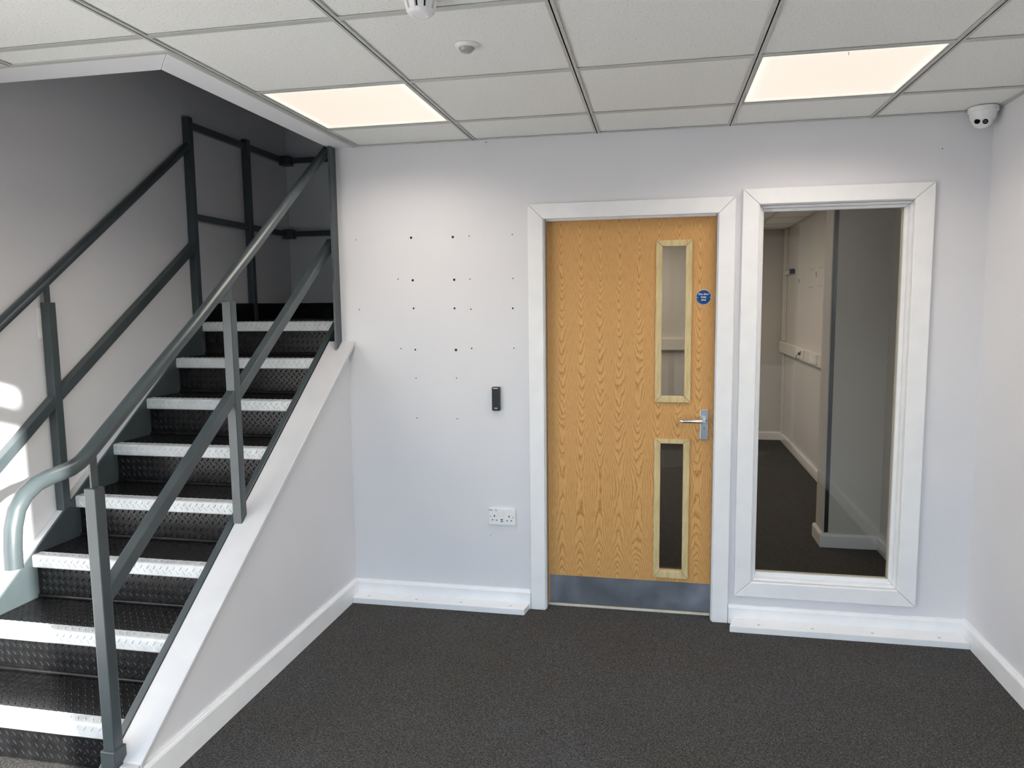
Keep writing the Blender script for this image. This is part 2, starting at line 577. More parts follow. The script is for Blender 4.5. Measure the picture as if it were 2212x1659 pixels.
for x0, x1, z0, z1 in ((GLX + 0.06, 0.59, 0.09, 2.223), (0.65, 1.99, 0.09, 2.223), (2.05, 3.55, 0.09, 2.223), (GLX, 3.55, 2.313, 2.48)):
    MB().box(x0, x1, YG - 0.006, YG, z0, z1).build('pane', M['clear'], wf)
# unit across the yard
b = MB(); b.box(-30, 34, -34, -30, -0.02, 5.0)
struct(b.build('wall_opposite', M['cladding']), 'low clad building across the yard')

# ------------------------------------------------------------------ suspended ceiling
TX, TY = 0.3909, -0.3629
b = MB(); b.box(XL - 0.1, 0.36, YF, -1.425, H + 0.06, H + 0.08); b.box(0.36, XR, YF, 0.0, H + 0.06, H + 0.08)
ceiling = struct(b.build('ceiling', M['soffit']), 'suspended ceiling of square mineral tiles')
PANELS = {(0, 0), (3, 0)}
tile_mesh = {}


def tile(x0, x1, y0, y1, z, parent, name='ceiling_tile'):
    key = (round(x1 - x0, 3), round(y1 - y0, 3))
    if key in tile_mesh:
        return dup(tile_mesh[key], ((x0 + x1) / 2, (y0 + y1) / 2, z), parent)
    o = MB().box(x0, x1, y0, y1, z, z + 0.015).build(name, M['tile'], parent)
    tile_mesh[key] = o
    return o


for i in range(-2, 6):
    for j in range(-1, 7):
        x0, x1 = TX + 0.6 * i, TX + 0.6 * (i + 1)
        y1, y0 = TY - 0.6 * j, TY - 0.6 * (j + 1)
        x0, x1, y0, y1 = max(x0, XL), min(x1, XR), max(y0, YF), min(y1, 0.0)
        if i < 0:
            y1 = min(y1, -1.425)
        if x1 - x0 < 0.02 or y1 - y0 < 0.02 or (i, j) in PANELS:
            continue
        tile(x0 + 0.003, x1 - 0.003, y0 + 0.003, y1 - 0.003, H + 0.005, ceiling)
for i in range(-1, 6):
    x = TX + 0.6 * i
    if x > XR:
        break
    yb = -1.425 if i < 0 else 0.0
    b = MB(); b.box(x - BAR, x + BAR, YF, yb, H, H + 0.003); b.box(x - 0.002, x + 0.002, YF, yb, H, H + 0.04)
    b.build('grid_runner', M['grid'], ceiling)
tees = {}
for j in range(0, 7):
    y = TY - 0.6 * j
    for i in range(-2, 6):
        x0, x1 = max(TX + 0.6 * i, XL), min(TX + 0.6 * (i + 1), XR)
        if i < 0 and j < 2 or x1 - x0 < 0.05:
            continue
        k = round(x1 - x0, 3)
        c = ((x0 + x1) / 2, y, H + 0.0005)
        if k in tees:
            dup(tees[k], c, ceiling)
        else:
            tees[k] = MB().box(x0 + BAR, x1 - BAR, y - BAR, y + BAR, H + 0.0005, H + 0.003).build('grid_tee', M['grid'], ceiling)
for q in ((0.377, XR, -0.018, 0.0, H + 0.0002, H + 0.003), (XR - 0.018, XR, YF, 0.0, H + 0.0002, H + 0.003), (0.362, 0.378, -1.425, 0.0, H - 0.0008, H + 0.02), (XL, 0.378, -1.441, -1.425, H - 0.0008, H + 0.02)):
    MB().box(*q).build('edge_angle', M['grid'], ceiling)
# plasterboard margin round the stairwell opening, mitred at its corner
g = 0.0006
b = MB(); b.prism_z([(0.24, -1.29 + g), (0.24, 0.0), (0.36, 0.0), (0.36, -1.425 + g)], H, H + 0.32)
struct(b.build('trim_1', M['soffit'], bevel=0.002), 'plain margin along the long side of the stair opening')
b = MB(); b.prism_z([(0.24 - g, -1.29), (0.36 - g, -1.425), (XL, -1.425), (XL, -1.29)], H, H + 0.32)
struct(b.build('trim_2', M['soffit'], bevel=0.002), 'plain margin across the near side of the stair opening')

# LED panels, lying in the grid
LBL = {0: 'lit square ceiling panel next to the stair opening', 3: 'lit square ceiling panel above the tall window'}
for i, j in sorted(PANELS):
    cx, cy = TX + 0.6 * (i + 0.5), TY - 0.6 * (j + 0.5)
    t = thing('light_panel', LBL[i], 'ceiling light', (cx, cy, H), 'lit panels in the ceiling grid')
    b = MB()
    for s in (-1, 1):
        b.box(cx + s * 0.288 - 0.009, cx + s * 0.288 + 0.009, cy - 0.297, cy + 0.297, H + 0.004, H + 0.014)
        b.box(cx - 0.279, cx + 0.279, cy + s * 0.288 - 0.009, cy + s * 0.288 + 0.009, H + 0.004, H + 0.014)
    b.build('frame', M['grid'], t)
    MB().box(cx - 0.279, cx + 0.279, cy - 0.279, cy + 0.279, H + 0.007, H + 0.012).build('diffuser', M['led'], t)
    area('panel_lamp', (cx, cy, H + 0.0065), (0, 0, 0), 0.556, 0.556, 6.8, (1.0, 0.90, 0.80), spread=150)
    if i == 3:
        MB().tube([(2.47, -0.950, H - 0.001), (2.472, -0.956, H - 0.006), (2.474, -0.945, H - 0.010)], 0.0012, 8).build('wire_clip', M['grid'], t)

# ------------------------------------------------------------------ skirting, ledges, cap board
def skirting(name, label, a, bb, inward, h, parent=None, m=None, thick=0.018):
    """board from a to b (xy) along a wall; inward = unit normal into the room; rounded upper edge"""
    a, bb, nrm = Vector((*a, 0)), Vector((*bb, 0)), Vector((*inward, 0))
    prof = [(0, 0), (thick, 0), (thick, h - 0.014), (thick * 0.82, h - 0.006), (thick * 0.62, h - 0.004), (thick * 0.55, h), (0, h)]
    P = lambda o, q: tuple(o + nrm * q[0] + Vector((0, 0, q[1])))
    b = MB(); b.loft([P(a, q) for q in prof], [P(bb, q) for q in prof])
    o = b.build(name, m or M['trim'], parent)
    return struct(o, label) if not parent else o


skirting('baseboard_back', 'white skirting from the stair wall to the door', (0.305, 0.0), (DL - 0.002, 0.0), (0, -1), 0.098)
skirting('baseboard_window', 'white skirting under the tall window', (DR + 0.002, 0.0), (XR - 0.018, 0.0), (0, -1), 0.092)
skirting('baseboard_right', 'white skirting along the plain wall', (XR, YF), (XR, -0.0), (-1, 0), 0.094, thick=0.02)
skirting('baseboard_stair', 'white skirting along the stair side wall', (wx(-1.68), -1.68), (wx(-0.018), -0.018), (1, 0), 0.105)


def ledge(name, label, x0f, x1f, x0b, x1b, yf, screws):
    b = MB(); b.prism_z([(x0f, yf), (x1f, yf), (x1b, -0.0185), (x0b, -0.0185)], 0.0, 0.031)
    o = struct(b.build(name, M['trim'], bevel=0.0025), label)
    for x in screws:
        MB().box(x - 0.006, x + 0.006, yf + 0.030, yf + 0.036, 0.0306, 0.0314).build('filled_screw_hole', M['plastic_grey'], o)
    return o


ledge('trim_3', 'flat white batten on the carpet between stair wall and door', 0.321, 1.236, 0.321, 1.250, -0.100, (0.40, 0.66, 0.90, 1.16))
ledge('trim_4', 'flat white batten on the carpet under the window', 2.225, 3.255, 2.248, 3.255, -0.118, (2.36, 2.60, 2.86, 3.14))

# sloping cap board over the plaster side
capx = lambda y: 0.339 + 0.0255 * (y + 0.07)
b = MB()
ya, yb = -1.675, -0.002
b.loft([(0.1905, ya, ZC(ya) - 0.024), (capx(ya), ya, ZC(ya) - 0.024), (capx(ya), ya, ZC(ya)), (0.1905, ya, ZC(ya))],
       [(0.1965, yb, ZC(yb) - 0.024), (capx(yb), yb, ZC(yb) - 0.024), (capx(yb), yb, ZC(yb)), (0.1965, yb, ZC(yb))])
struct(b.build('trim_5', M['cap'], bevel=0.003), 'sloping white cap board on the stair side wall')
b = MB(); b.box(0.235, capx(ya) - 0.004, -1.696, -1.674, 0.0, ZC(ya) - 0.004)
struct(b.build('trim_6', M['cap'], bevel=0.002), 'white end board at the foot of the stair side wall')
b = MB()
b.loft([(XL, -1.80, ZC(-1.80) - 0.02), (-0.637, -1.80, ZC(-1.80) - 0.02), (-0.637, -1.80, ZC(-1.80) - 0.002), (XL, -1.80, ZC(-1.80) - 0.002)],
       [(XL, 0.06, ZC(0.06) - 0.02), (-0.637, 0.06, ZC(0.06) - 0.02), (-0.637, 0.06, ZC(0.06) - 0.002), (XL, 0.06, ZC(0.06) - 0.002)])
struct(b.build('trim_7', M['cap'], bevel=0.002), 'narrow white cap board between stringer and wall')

# ------------------------------------------------------------------ staircase
G, RI = 0.24691039, 0.18399624
XS0, XS1 = -0.626, 0.162
st = thing('staircase', 'steel staircase with black checker plate treads, white nosings and grey handrails', 'staircase', (-0.23, -0.9, 0.0))
YN = lambda k: Y1S - G * (k - 1)
ZN = lambda k: RI * (8 - k)
NF = 0.052            # nosing face height
RAD = 0.009


def profile(k):
    """black and white runs of one folded step, from the back of its tread to the foot of its riser"""
    y, z = YN(k), ZN(k)
    back = y + G + 0.022 if k else y + 0.06
    white = [(y + 0.047, z)]
    for a in range(0, 91, 18):
        t = math.radians(a)
        white.append((y + RAD - RAD * math.sin(t), z - RAD + RAD * math.cos(t)))
    white.append((y, z - NF + 0.004))
    white.append((y + 0.003, z - NF))
    low = [(y + 0.003, z - NF), (y + 0.022, z - NF - 0.001), (y + 0.022, z - RI + 0.012)]
    return [(back, z), (y + 0.047, z)], white, low


def sheet(run, x0, x1, th):
    """folded plate along a (y,z) run"""
    b = MB()
    n_ = len(run)
    nor = []
    for i in range(n_):
        a, c = run[max(i - 1, 0)], run[min(i + 1, n_ - 1)]
        d = Vector((c[0] - a[0], c[1] - a[1])).normalized()
        nor.append((-d[1], d[0]))
    vs, fs = [], []
    for (y, z), nn in zip(run, nor):
        for x in (x0, x1):
            vs.append((x, y, z))
            vs.append((x, y + nn[0] * th * SGN, z + nn[1] * th * SGN))
    for i in range(n_ - 1):
        a = i * 4
        fs += [(a, a + 2, a + 6, a + 4), (a + 1, a + 5, a + 7, a + 3), (a, a + 4, a + 5, a + 1), (a + 2, a + 3, a + 7, a + 6)]
    fs += [(0, 1, 3, 2), ((n_ - 1) * 4, (n_ - 1) * 4 + 2, (n_ - 1) * 4 + 3, (n_ - 1) * 4 + 1)]
    return b.poly(vs, fs)


SGN = 1.0      # thickness lies behind the face (run goes back -> front -> down)


def lugs(segs, x0, x1, start=0):
    """raised diamonds of the checker plate: rows of alternate slant along straight (y,z) segments"""
    b = MB()
    row = start
    for (ya, za), (yb, zb) in segs:
        d = Vector((0, yb - ya, zb - za))
        L = d.length
        d.normalize()
        nrm = Vector((1, 0, 0)).cross(d)
        nrm = -nrm if (nrm.z < -0.01 or nrm.y > 0.01) else nrm
        k = 0
        p0 = 0.008
        while p0 + 0.016 * k < L - 0.004:
            s = p0 + 0.016 * k
            x = x0 + 0.012 + (0.0145 if row % 2 else 0.0)
            sl = 1 if row % 2 else -1
            ang = math.radians(52) * sl
            du = Vector((1, 0, 0)) * math.cos(ang) + d * math.sin(ang)
            dv = nrm.cross(du)
            while x < x1 - 0.008:
                c = Vector((x, ya, za)) + d * s
                n0 = len(b.v)
                h = 0.0021
                base = [c + du * 0.0115, c + du * 0.005 + dv * 0.0031, c - du * 0.005 + dv * 0.0031, c - du * 0.0115, c - du * 0.005 - dv * 0.0031, c + du * 0.005 - dv * 0.0031]
                top = [c + du * 0.0065 + nrm * h, c - du * 0.0065 + nrm * h]
                b.v += [tuple(q) for q in base + top]
                b.f += [tuple(n0 + q for q in f) for f in ((0, 1, 6), (1, 2, 7, 6), (2, 3, 7), (3, 4, 7), (4, 5, 6, 7), (5, 0, 6))]
                x += 0.029
            row += 1
            k += 1
    return b


for k in range(0, 8):
    tr, wh, lo = profile(k)
    y, z = YN(k), ZN(k)
    step = MB()
    step.v, step.f = [], []
    a = sheet(tr, XS0, XS1, 0.004)
    c = sheet(lo, XS0, XS1, 0.004)
    step.poly(a.v, a.f).poly(c.v, c.f)
    so = step.build('step', M['black'], st)
    no = sheet(wh, XS0, XS1, 0.004).build('nosing', M['nosing'], so, smooth=True)
    no['label'] = 'white painted nosing'
    ln = lugs([((y + 0.047, z), (y + RAD, z)), ((y, z - RAD), (y, z - NF + 0.002))], XS0, XS1)
    tag(ln.build('nosing_lugs', M['nosing'], so, weld=False), kind='stuff')
    segs = [((y + 0.022, z - NF - 0.006), (y + 0.022, z - RI + 0.012))]
    if k:
        segs.insert(0, ((y + G + 0.016, z), (y + 0.049, z)))
    tag(lugs(segs, XS0, XS1, 1).build('plate_lugs', M['black'], so, weld=False), kind='stuff')
    # rounded weld where the riser meets the tread below
    if k < 7:
        MB().tube([(XS0, y + 0.020, z - RI + 0.006), (XS1, y + 0.020, z - RI + 0.006)], 0.008, 10).build('weld_bead', M['black'], so, smooth=True)
# landing
MB().box(XL, 0.26, YN(0) + 0.06, 1.265, ZN(0) - 0.004, ZN(0)).build('landing_plate', M['black'], st)
b = MB(); b.box(XS0 - 0.02, 0.255, 1.195, 1.205, ZN(0), 1.577); b.box(-0.640, -0.630, YN(0) + 0.02, 1.195, ZN(0), 1.577)
b.build('toe_plate', M['black'], st)


def stringer(x0, x1, y0, y1, off, depth):
    b = MB()
    d = depth / math.cos(math.atan(MZ))
    pts = [(y0, ZC(y0) + off - d), (y0, ZC(y0) + off), (y1, ZC(y1) + off), (y1, ZC(y1) + off - d)]
    # trim the foot to the floor
    zf = ZC(y0) + off - d
    if zf < 0:
        yf = y0 - zf / MZ
        pts = [(y0, 0.002), (y0, ZC(y0) + off), (y1, ZC(y1) + off), (y1, ZC(y1) + off - d), (yf, 0.002)]
    return b.prism_x(pts, x0, x1)


stringer(XS1, 0.190, -1.70, 0.125, 0.003, 0.42).build('stringer', M['steel'], st, bevel=0.002)
stringer(-0.636, XS0, -1.80, 0.125, 0.0, 0.42).build('stringer', M['steel'], st, bevel=0.001)


def post(x0, y0, z0, z1, s=0.04):
    return MB().box(x0, x0 + s, y0, y0 + s, z0, z1).build('post', M['steel'], st, bevel=0.003)


p_near = post(0.188, -1.702, 0.0, 1.013)
p_mid = post(0.188, -0.936, 0.655, 1.577)
MB().box(0.182, 0.233, -1.71, -1.655, 0.0, 0.175).build('foot_plate', M['steel'], p_near, bevel=0.003)
MB().box(0.257, 0.269, -0.066, -0.001, 1.335, 2.3458).build('end_plate', M['steel'], st, bevel=0.001)
pl1 = post(-0.668, -0.918, ZC(-0.918) - 0.01, 1.582)
pl2 = post(-0.668, 0.112, 1.40, 2.585)
pl3 = post(-0.668, 0.690, 1.40, 2.588)

# handrail of the open side, with its turned-down end
RT = 0.0225
hx = 0.208
hr = [(-1.980, 0.868), (-1.978, 0.925), (-1.972, 0.975), (-1.957, 1.020), (-1.930, 1.053), (-1.890, 1.074), (-1.845, 1.083),
      (-1.800, 1.086), (-1.765, 1.090), (-1.730, 1.101), (-1.690, 1.124), (-1.640, 1.158), (-1.560, 1.212), (-1.463, 1.279),
      (-1.133, 1.500), (-0.707, 1.805), (-0.061, 2.280), (0.055, 2.366)]
MB().tube([(hx, y, z) for y, z in hr], RT, 20).build('handrail', M['steel'], st, smooth=True)
# wall-side handrail
hl = [(-2.0, 0.852), (-1.137, 1.495), (-0.897, 1.672), (0.13, 2.437)]
MB().tube([(-0.6495, y, z) for y, z in hl], 0.0215, 20).build('handrail', M['steel'], st, smooth=True)
# flat necks from post to rail
MB().box(0.205, 0.212, -1.695, -1.667, 1.010, 1.112).build('rail_neck', M['steel'], p_near, bevel=0.001)
MB().box(0.205, 0.212, -0.930, -0.900, 1.574, 1.645).build('rail_neck', M['steel'], p_mid, bevel=0.001)
MB().box(-0.652, -0.646, -0.912, -0.884, 1.578, 1.675).build('rail_neck', M['steel'], pl1, bevel=0.001)


def midrail(x0, x1, ya, za, yb, zb, t=0.042):
    """square bar between posts with plumb ends"""
    return MB().prism_x([(ya, za - t), (ya, za), (yb, zb), (yb, zb - t)], x0, x1).build('mid_rail', M['steel'], st, bevel=0.002)


midrail(0.190, 0.227, -1.662, 0.702, -0.936, 1.222, 0.052)
midrail(0.190, 0.227, -0.896, 1.232, 0.032, 1.900, 0.052)
midrail(-0.666, -0.628, -2.0, 0.382, -0.918, 1.187, 0.052)
midrail(-0.666, -0.628, -0.878, 1.216, 0.112, 1.912, 0.052)
# level rails round the landing
for z in (2.545, 2.052):
    b = MB(); b.box(-0.658, -0.634, 0.152, 1.205, z - 0.018, z + 0.018)
    b.build('landing_rail', M['steel'], st, bevel=0.002)
    b = MB(); b.box(-0.658, 0.25, 1.181, 1.205, z - 0.018, z + 0.018)
    lr = b.build('landing_rail', M['steel'], st, bevel=0.002)
    b = MB(); b.box(-0.668, -0.590, 1.150, 1.215, z - 0.034, z + 0.030)
    b.build('corner_bracket', M['steel'], lr, bevel=0.006)

# ------------------------------------------------------------------ fire door
def mitre_frame(x0, x1, z0, z1, ix0, ix1, iz0, iz1, y0, y1, name, m, parent, bevel=0.003, bottom=True):
    g = 0.0005
    out = []
    if bottom:
        P = [[(x0, z0 + g), (ix0, iz0 + g), (ix0, iz1 - g), (x0, z1 - g)], [(x1, z1 - g), (ix1, iz1 - g), (ix1, iz0 + g), (x1, z0 + g)],
             [(x0 + g, z1), (ix0 + g, iz1), (ix1 - g, iz1), (x1 - g, z1)], [(x0 + g, z0), (x1 - g, z0), (ix1 - g, iz0), (ix0 + g, iz0)]]
    else:
        P = [[(x0, z0), (ix0, z0), (ix0, iz1 - g), (x0, z1 - g)], [(x1, z1 - g), (ix1, iz1 - g), (ix1, z0), (x1, z0)],
             [(x0 + g, z1), (ix0 + g, iz1), (ix1 - g, iz1), (x1 - g, z1)]]
    for q in P:
        out.append(MB().prism_y(q, y0, y1).build(name, m, parent, bevel=bevel, seg=3))
    return out


door = struct(place(bpy.data.objects.new('door_1', None), ((DL + DR) / 2, 0, 0)), 'oak veneered fire door with two narrow glass panels and a steel kick plate')
mitre_frame(DL, DR, 0, DT, DIL, DIR, 0, DIT, -0.02, 0.0, 'architrave', M['trim'], door, 0.004, bottom=False)
b = MB(); b.box(DIL - 0.03, DIL + 0.004, -0.003, 0.12, 0, DIT + 0.03); b.box(DIR - 0.004, DIR + 0.03, -0.003, 0.12, 0, DIT + 0.03); b.box(DIL - 0.03, DIR + 0.03, -0.003, 0.12, DIT + 0.006, DIT + 0.03)
b.build('lining', M['trim'], door)
b = MB(); b.box(DIL + 0.008, DIR - 0.008, 0.014, 0.045, 1.950, DIT + 0.006)
b.build('head_seal', M['plastic'], door, bevel=0.001)
for x0, x1 in ((DIL + 0.004, DIL + 0.0065), (DIR - 0.0065, DIR - 0.004)):
    MB().box(x0, x1, 0.020, 0.034, 0.0, DIT).build('smoke_seal', M['plastic_grey'], door)
LX0, LX1, LZ0, LZ1, LY = 1.3385, 2.1445, 0.021, 1.9615, 0.05
VP = [(1.8935, 2.0105, 1.095, 1.821), (1.8935, 2.0105, 0.2165, 0.8700)]
leaf = MB().slab(LX0, LX1, LZ0, LZ1, LY, LY + 0.044, VP).build('leaf', M['oak'], door)
for (a, c, e, f), (oz0, oz1) in zip(VP, ((1.069, 1.847), (0.185, 0.889))):
    # sloped bead: outer edge proud of the leaf, inner edge sunk to the glass
    ox0, ox1 = 1.8675, 2.0365
    vp = mitre_frame(ox0, ox1, oz0, oz1, a + 0.004, c - 0.004, e + 0.004, f - 0.004, LY - 0.010, LY + 0.001, 'glazing_bead', M['bead'], leaf, 0.0025)
    b = MB()
    for q in ([(a, e), (a + 0.004, e + 0.004), (a + 0.004, f - 0.004), (a, f)], [(c, e), (c, f), (c - 0.004, f - 0.004), (c - 0.004, e + 0.004)],
              [(a, f), (a + 0.004, f - 0.004), (c - 0.004, f - 0.004), (c, f)], [(a, e), (c, e), (c - 0.004, e + 0.004), (a + 0.004, e + 0.004)]):
        b.prism_y(q, LY + 0.001, LY + 0.020)
    b.build('bead_return', M['bead'], leaf)
    MB().box(a, c, LY + 0.020, LY + 0.026, e, f).build('vision_glass', M['glass'], leaf)
kp = MB().box(1.3465, 2.1435, LY - 0.0018, LY, 0.0215, 0.166).build('kick_plate', M['stainless'], leaf)
kp['label'] = 'scuffed stainless steel kick plate'
for x in (1.357, 1.60, 1.87, 2.133):
    for z in (0.036, 0.156):
        MB().lathe([(0.0, 0.0), (0.003, 0.0), (0.0034, -0.0008), (0.0, -0.0009)], (x, LY - 0.0018, z), (0, 1, 0), 10).build('screw', M['alu'], kp)
# lever handle on a long plate
PX, PZ0, PZ1 = 2.103, 0.888, 1.0365


def rounded_rect(x0, x1, z0, z1, r, n=5):
    pts = []
    for cx, cz, a0 in ((x1 - r, z1 - r, 0), (x0 + r, z1 - r, 90), (x0 + r, z0 + r, 180), (x1 - r, z0 + r, 270)):
        for i in range(n + 1):
            t = math.radians(a0 + 90 * i / n)
            pts.append((cx + r * math.cos(t), cz + r * math.sin(t)))
    return pts


dh = MB().prism_y(rounded_rect(PX - 0.0195, PX + 0.0195, PZ0, PZ1, 0.006), LY - 0.009, LY).build('handle', M['alu'], leaf, bevel=0.002)
dh['label'] = 'satin aluminium lever handle on a long plate'
b = MB(); b.lathe([(0.0, -0.016), (0.011, -0.016), (0.0135, -0.013), (0.0135, 0.0)], (PX + 0.001, LY - 0.009, 0.987), (0, 1, 0), 24)
b.build('rose', M['alu'], dh, smooth=True)
lv = [(PX + 0.001, LY - 0.012, 0.987), (PX + 0.001, LY - 0.040, 0.986), (PX - 0.003, LY - 0.052, 0.985), (PX - 0.012, LY - 0.058, 0.985),
      (PX - 0.030, LY - 0.060, 0.985), (PX - 0.080, LY - 0.060, 0.985), (PX - 0.103, LY - 0.058, 0.985), (PX - 0.115, LY - 0.050, 0.986), (PX - 0.121, LY - 0.036, 0.987), (PX - 0.122, LY - 0.018, 0.987)]
MB().tube(lv, 0.0088, 16).build('lever', M['bright'], dh, smooth=True)
b = MB(); b.lathe([(0.0, -0.0035), (0.0085, -0.0035), (0.0092, 0.0)], (PX, LY - 0.009, 0.944), (0, 1, 0), 20); b.box(PX - 0.0052, PX + 0.0052, LY - 0.0122, LY - 0.009, 0.920, 0.944)
b.build('lock_cylinder', M['alu'], dh, smooth=True)
MB().box(PX - 0.0012, PX + 0.0012, LY - 0.0131, LY - 0.0124, 0.940, 0.949).build('keyhole', M['hole'], dh)
MB().box(DIL + 0.005, DIR - 0.005, 0.052, 0.100, 0.0, 0.014).build('threshold', M['cream'], door, bevel=0.002)

# round sign screwed to the door
SX, SZ = 2.091, 1.575
sg = thing('fire_door_sign', 'round blue sign with white lettering on the oak door', 'sign', (SX, LY, SZ))
MB().lathe([(0.0, -0.0022), (0.0335, -0.0022), (0.0338, 0.0)], (SX, LY, SZ), (0, 1, 0), 48).build('face', M['blue'], sg)
MB().lathe([(0.0335, 0.0), (0.0335, -0.0028), (0.0358, -0.0028), (0.0362, 0.0)], (SX, LY, SZ), (0, 1, 0), 48).build('rim', M['alu'], sg)
for s in (-1, 1):
    MB().lathe([(0.0, -0.0036), (0.0022, -0.0034), (0.003, -0.0022)], (SX + s * 0.0305, LY, SZ - 0.001), (0, 1, 0), 12).build('screw', M['alu'], sg)
for i, s in enumerate(('Fire door', 'keep', 'shut')):
    text(s, 0.0128, M['white_ink'], (SX, LY - 0.0024, SZ + 0.0145 - 0.0135 * i), sg, bold=0.00018)

# ------------------------------------------------------------------ tall window
win = struct(place(bpy.data.objects.new('window_1', None), ((VL + VR) / 2, 0, VB)), 'tall narrow internal window in a wide white frame')
mitre_frame(VL, VR, VB, VT, VIL, VIR, VIB, VIT, -0.022, 0.0, 'architrave', M['trim'], win, 0.004)
b = MB(); xs0, xs1, zs0, zs1 = VIL + 0.006, VIR + 0.008, VIB - 0.008, VIT - 0.002
for q in ((xs0 - 0.02, xs0, zs0 - 0.02, zs1 + 0.02), (xs1, xs1 + 0.02, zs0 - 0.02, zs1 + 0.02)):
    b.box(q[0], q[1], -0.002, 0.125, q[2], q[3])
b.box(xs0, xs1, -0.002, 0.125, zs1, zs1 + 0.02); b.box(xs0, xs1, -0.002, 0.125, zs0 - 0.02, zs0)
b.build('lining', M['trim'], win)
GX0, GX1, GZ0, GZ1 = 2.3545, 2.9535, 0.2430, 1.9620
# two-step moulded bead towards the viewer, plain bead behind the glass
mitre_frame(xs0 + 0.0008, xs1 - 0.0008, zs0 + 0.0008, zs1 - 0.0008, xs0 + 0.012, xs1 - 0.014, zs0 + 0.014, zs1 - 0.012, 0.014, 0.058, 'glazing_bead', M['trim'], win, 0.0035)
mitre_frame(xs0 + 0.012, xs1 - 0.014, zs0 + 0.014, zs1 - 0.012, GX0, GX1, GZ0, GZ1, 0.040, 0.058, 'inner_bead', M['trim'], win, 0.003)
mitre_frame(xs0 + 0.001, xs1 - 0.001, zs0 + 0.001, zs1 - 0.001, GX0 - 0.003, GX1 - 0.001, GZ0 - 0.002, GZ1 + 0.002, 0.064, 0.085, 'back_bead', M['cream'], win, 0.002)
MB().box(xs0 + 0.002, xs1 - 0.002, 0.0585, 0.0635, zs0 + 0.002, zs1 - 0.002).build('pane', M['glass'], win)

# ------------------------------------------------------------------ screw holes left in the back wall
HOLES = [(0.364, 1.888, 1), (0.659, 1.89, 2.6), (0.876, 1.887, 2.6), (0.96, 1.889, 1.2), (1.177, 1.89, 1.2), (0.584, 1.685, 1.2), (0.662, 1.678, 2.6),
         (0.879, 1.677, 2.6), (0.96, 1.679, 1.2), (1.178, 1.678, 1.2), (0.37, 1.533, 1.2), (0.663, 1.537, 2), (0.878, 1.535, 2.2), (0.962, 1.53, 1.4),
         (1.176, 1.532, 1.9), (0.589, 1.333, 1.2), (0.666, 1.327, 1.9), (0.881, 1.326, 2.4), (0.963, 1.334, 1.6), (1.179, 1.335, 1.3), (0.666, 1.181, 1.2),
         (0.881, 1.183, 1.2), (0.666, 0.975, 1.2), (0.881, 0.975, 1.2), (3.08, 2.20, 1.0), (1.053, 2.335, 1.2), (1.046, 0.372, 0.8)]
for x, z, r in HOLES:
    rr = r * 0.0021
    MB().lathe([(0.0, -0.0004), (rr, -0.0006), (rr * 1.15, 0.0)], (x, 0, z), (0, 1, 0), 14).build('screw_hole', M['hole'], wall_back)
# plug collar round one of them
MB().lathe([(0.0062, 0.0), (0.0066, -0.0012), (0.0074, -0.0012), (0.0078, 0.0)], (0.8815, 0, 1.326), (0, 1, 0), 20).build('wall_plug', M['plastic_grey'], wall_back)

# ------------------------------------------------------------------ wall fittings
RX, RZ0, RZ1 = 1.0885, 1.0225, 1.1425
rd = thing('card_reader', 'slim black card reader with a pink light bar beside the door', 'card reader', (RX, 0, RZ0))
MB().prism_y(rounded_rect(RX - 0.0215, RX + 0.0215, RZ0 - 0.001, RZ1 + 0.0005, 0.006), -0.010, 0.0).build('back_plate', M['plastic_grey'], rd, bevel=0.001)
MB().prism_y(rounded_rect(RX - 0.0205, RX + 0.0200, RZ0, RZ1, 0.006), -0.022, -0.010).build('body', M['black_plastic'], rd, bevel=0.002)
MB().prism_y(rounded_rect(RX - 0.0135, RX + 0.0120, RZ1 - 0.0085, RZ1 - 0.0050, 0.0012), -0.0226, -0.0219).build('light_bar', M['indicator'], rd)
text('HID', 0.0075, M['white_ink'], (RX - 0.0005, -0.0222, RZ0 + 0.0125), rd, stretch=1.25, bold=0.0002)

KX0, KX1, KZ0, KZ1 = 1.0395, 1.1795, 0.4325, 0.5185
so_ = thing('wall_socket', 'white double plug socket low on the wall beside the door', 'socket', ((KX0 + KX1) / 2, 0, KZ0))
MB().prism_y(rounded_rect(KX0, KX1, KZ0, KZ1, 0.004), -0.0105, 0.0).build('face_plate', M['plastic'], so_, bevel=0.0025)
sx = lambda q: KX0 + (KX1 - KX0) * (q - 350) / (1650 - 350)       # read off the close-up
sz = lambda q, x=1000: KZ1 - (KZ1 - KZ0) * (q - 370 - (x - 350) * 0.035) / (1140 - 350)
for a, c in ((848, 965), (1008, 1122)):
    MB().prism_y(rounded_rect(sx(a), sx(c), sz(735), sz(480), 0.002), -0.0125, -0.0104).build('rocker', M['plastic'], so_, bevel=0.0008)
for x, z, hw, hh in ((632, 740, 0.0025, 0.0048), (1342, 775, 0.0025, 0.0048), (537, 935, 0.0036, 0.0022), (738, 944, 0.0036, 0.0022), (1245, 968, 0.0036, 0.0022), (1446, 977, 0.0036, 0.0022)):
    MB().box(sx(x) - hw, sx(x) + hw, -0.0109, -0.0104, sz(z, x) - hh, sz(z, x) + hh).build('pin_slot', M['hole'], so_)
for z in (915, 992, 1050):
    hh = 0.0022 if z < 1040 else 0.0007
    MB().box(sx(988) - 0.0064, sx(988) + 0.0064, -0.0109, -0.0104, sz(z) - hh, sz(z) + hh).build('usb_port', M['hole'], so_)
for x, z in ((445, 760), (1532, 808)):
    MB().lathe([(0.0, -0.0008), (0.0024, -0.0007), (0.003, 0.0)], (sx(x), -0.0104, sz(z, x)), (0, 1, 0), 12).build('screw', M['plastic_grey'], so_)
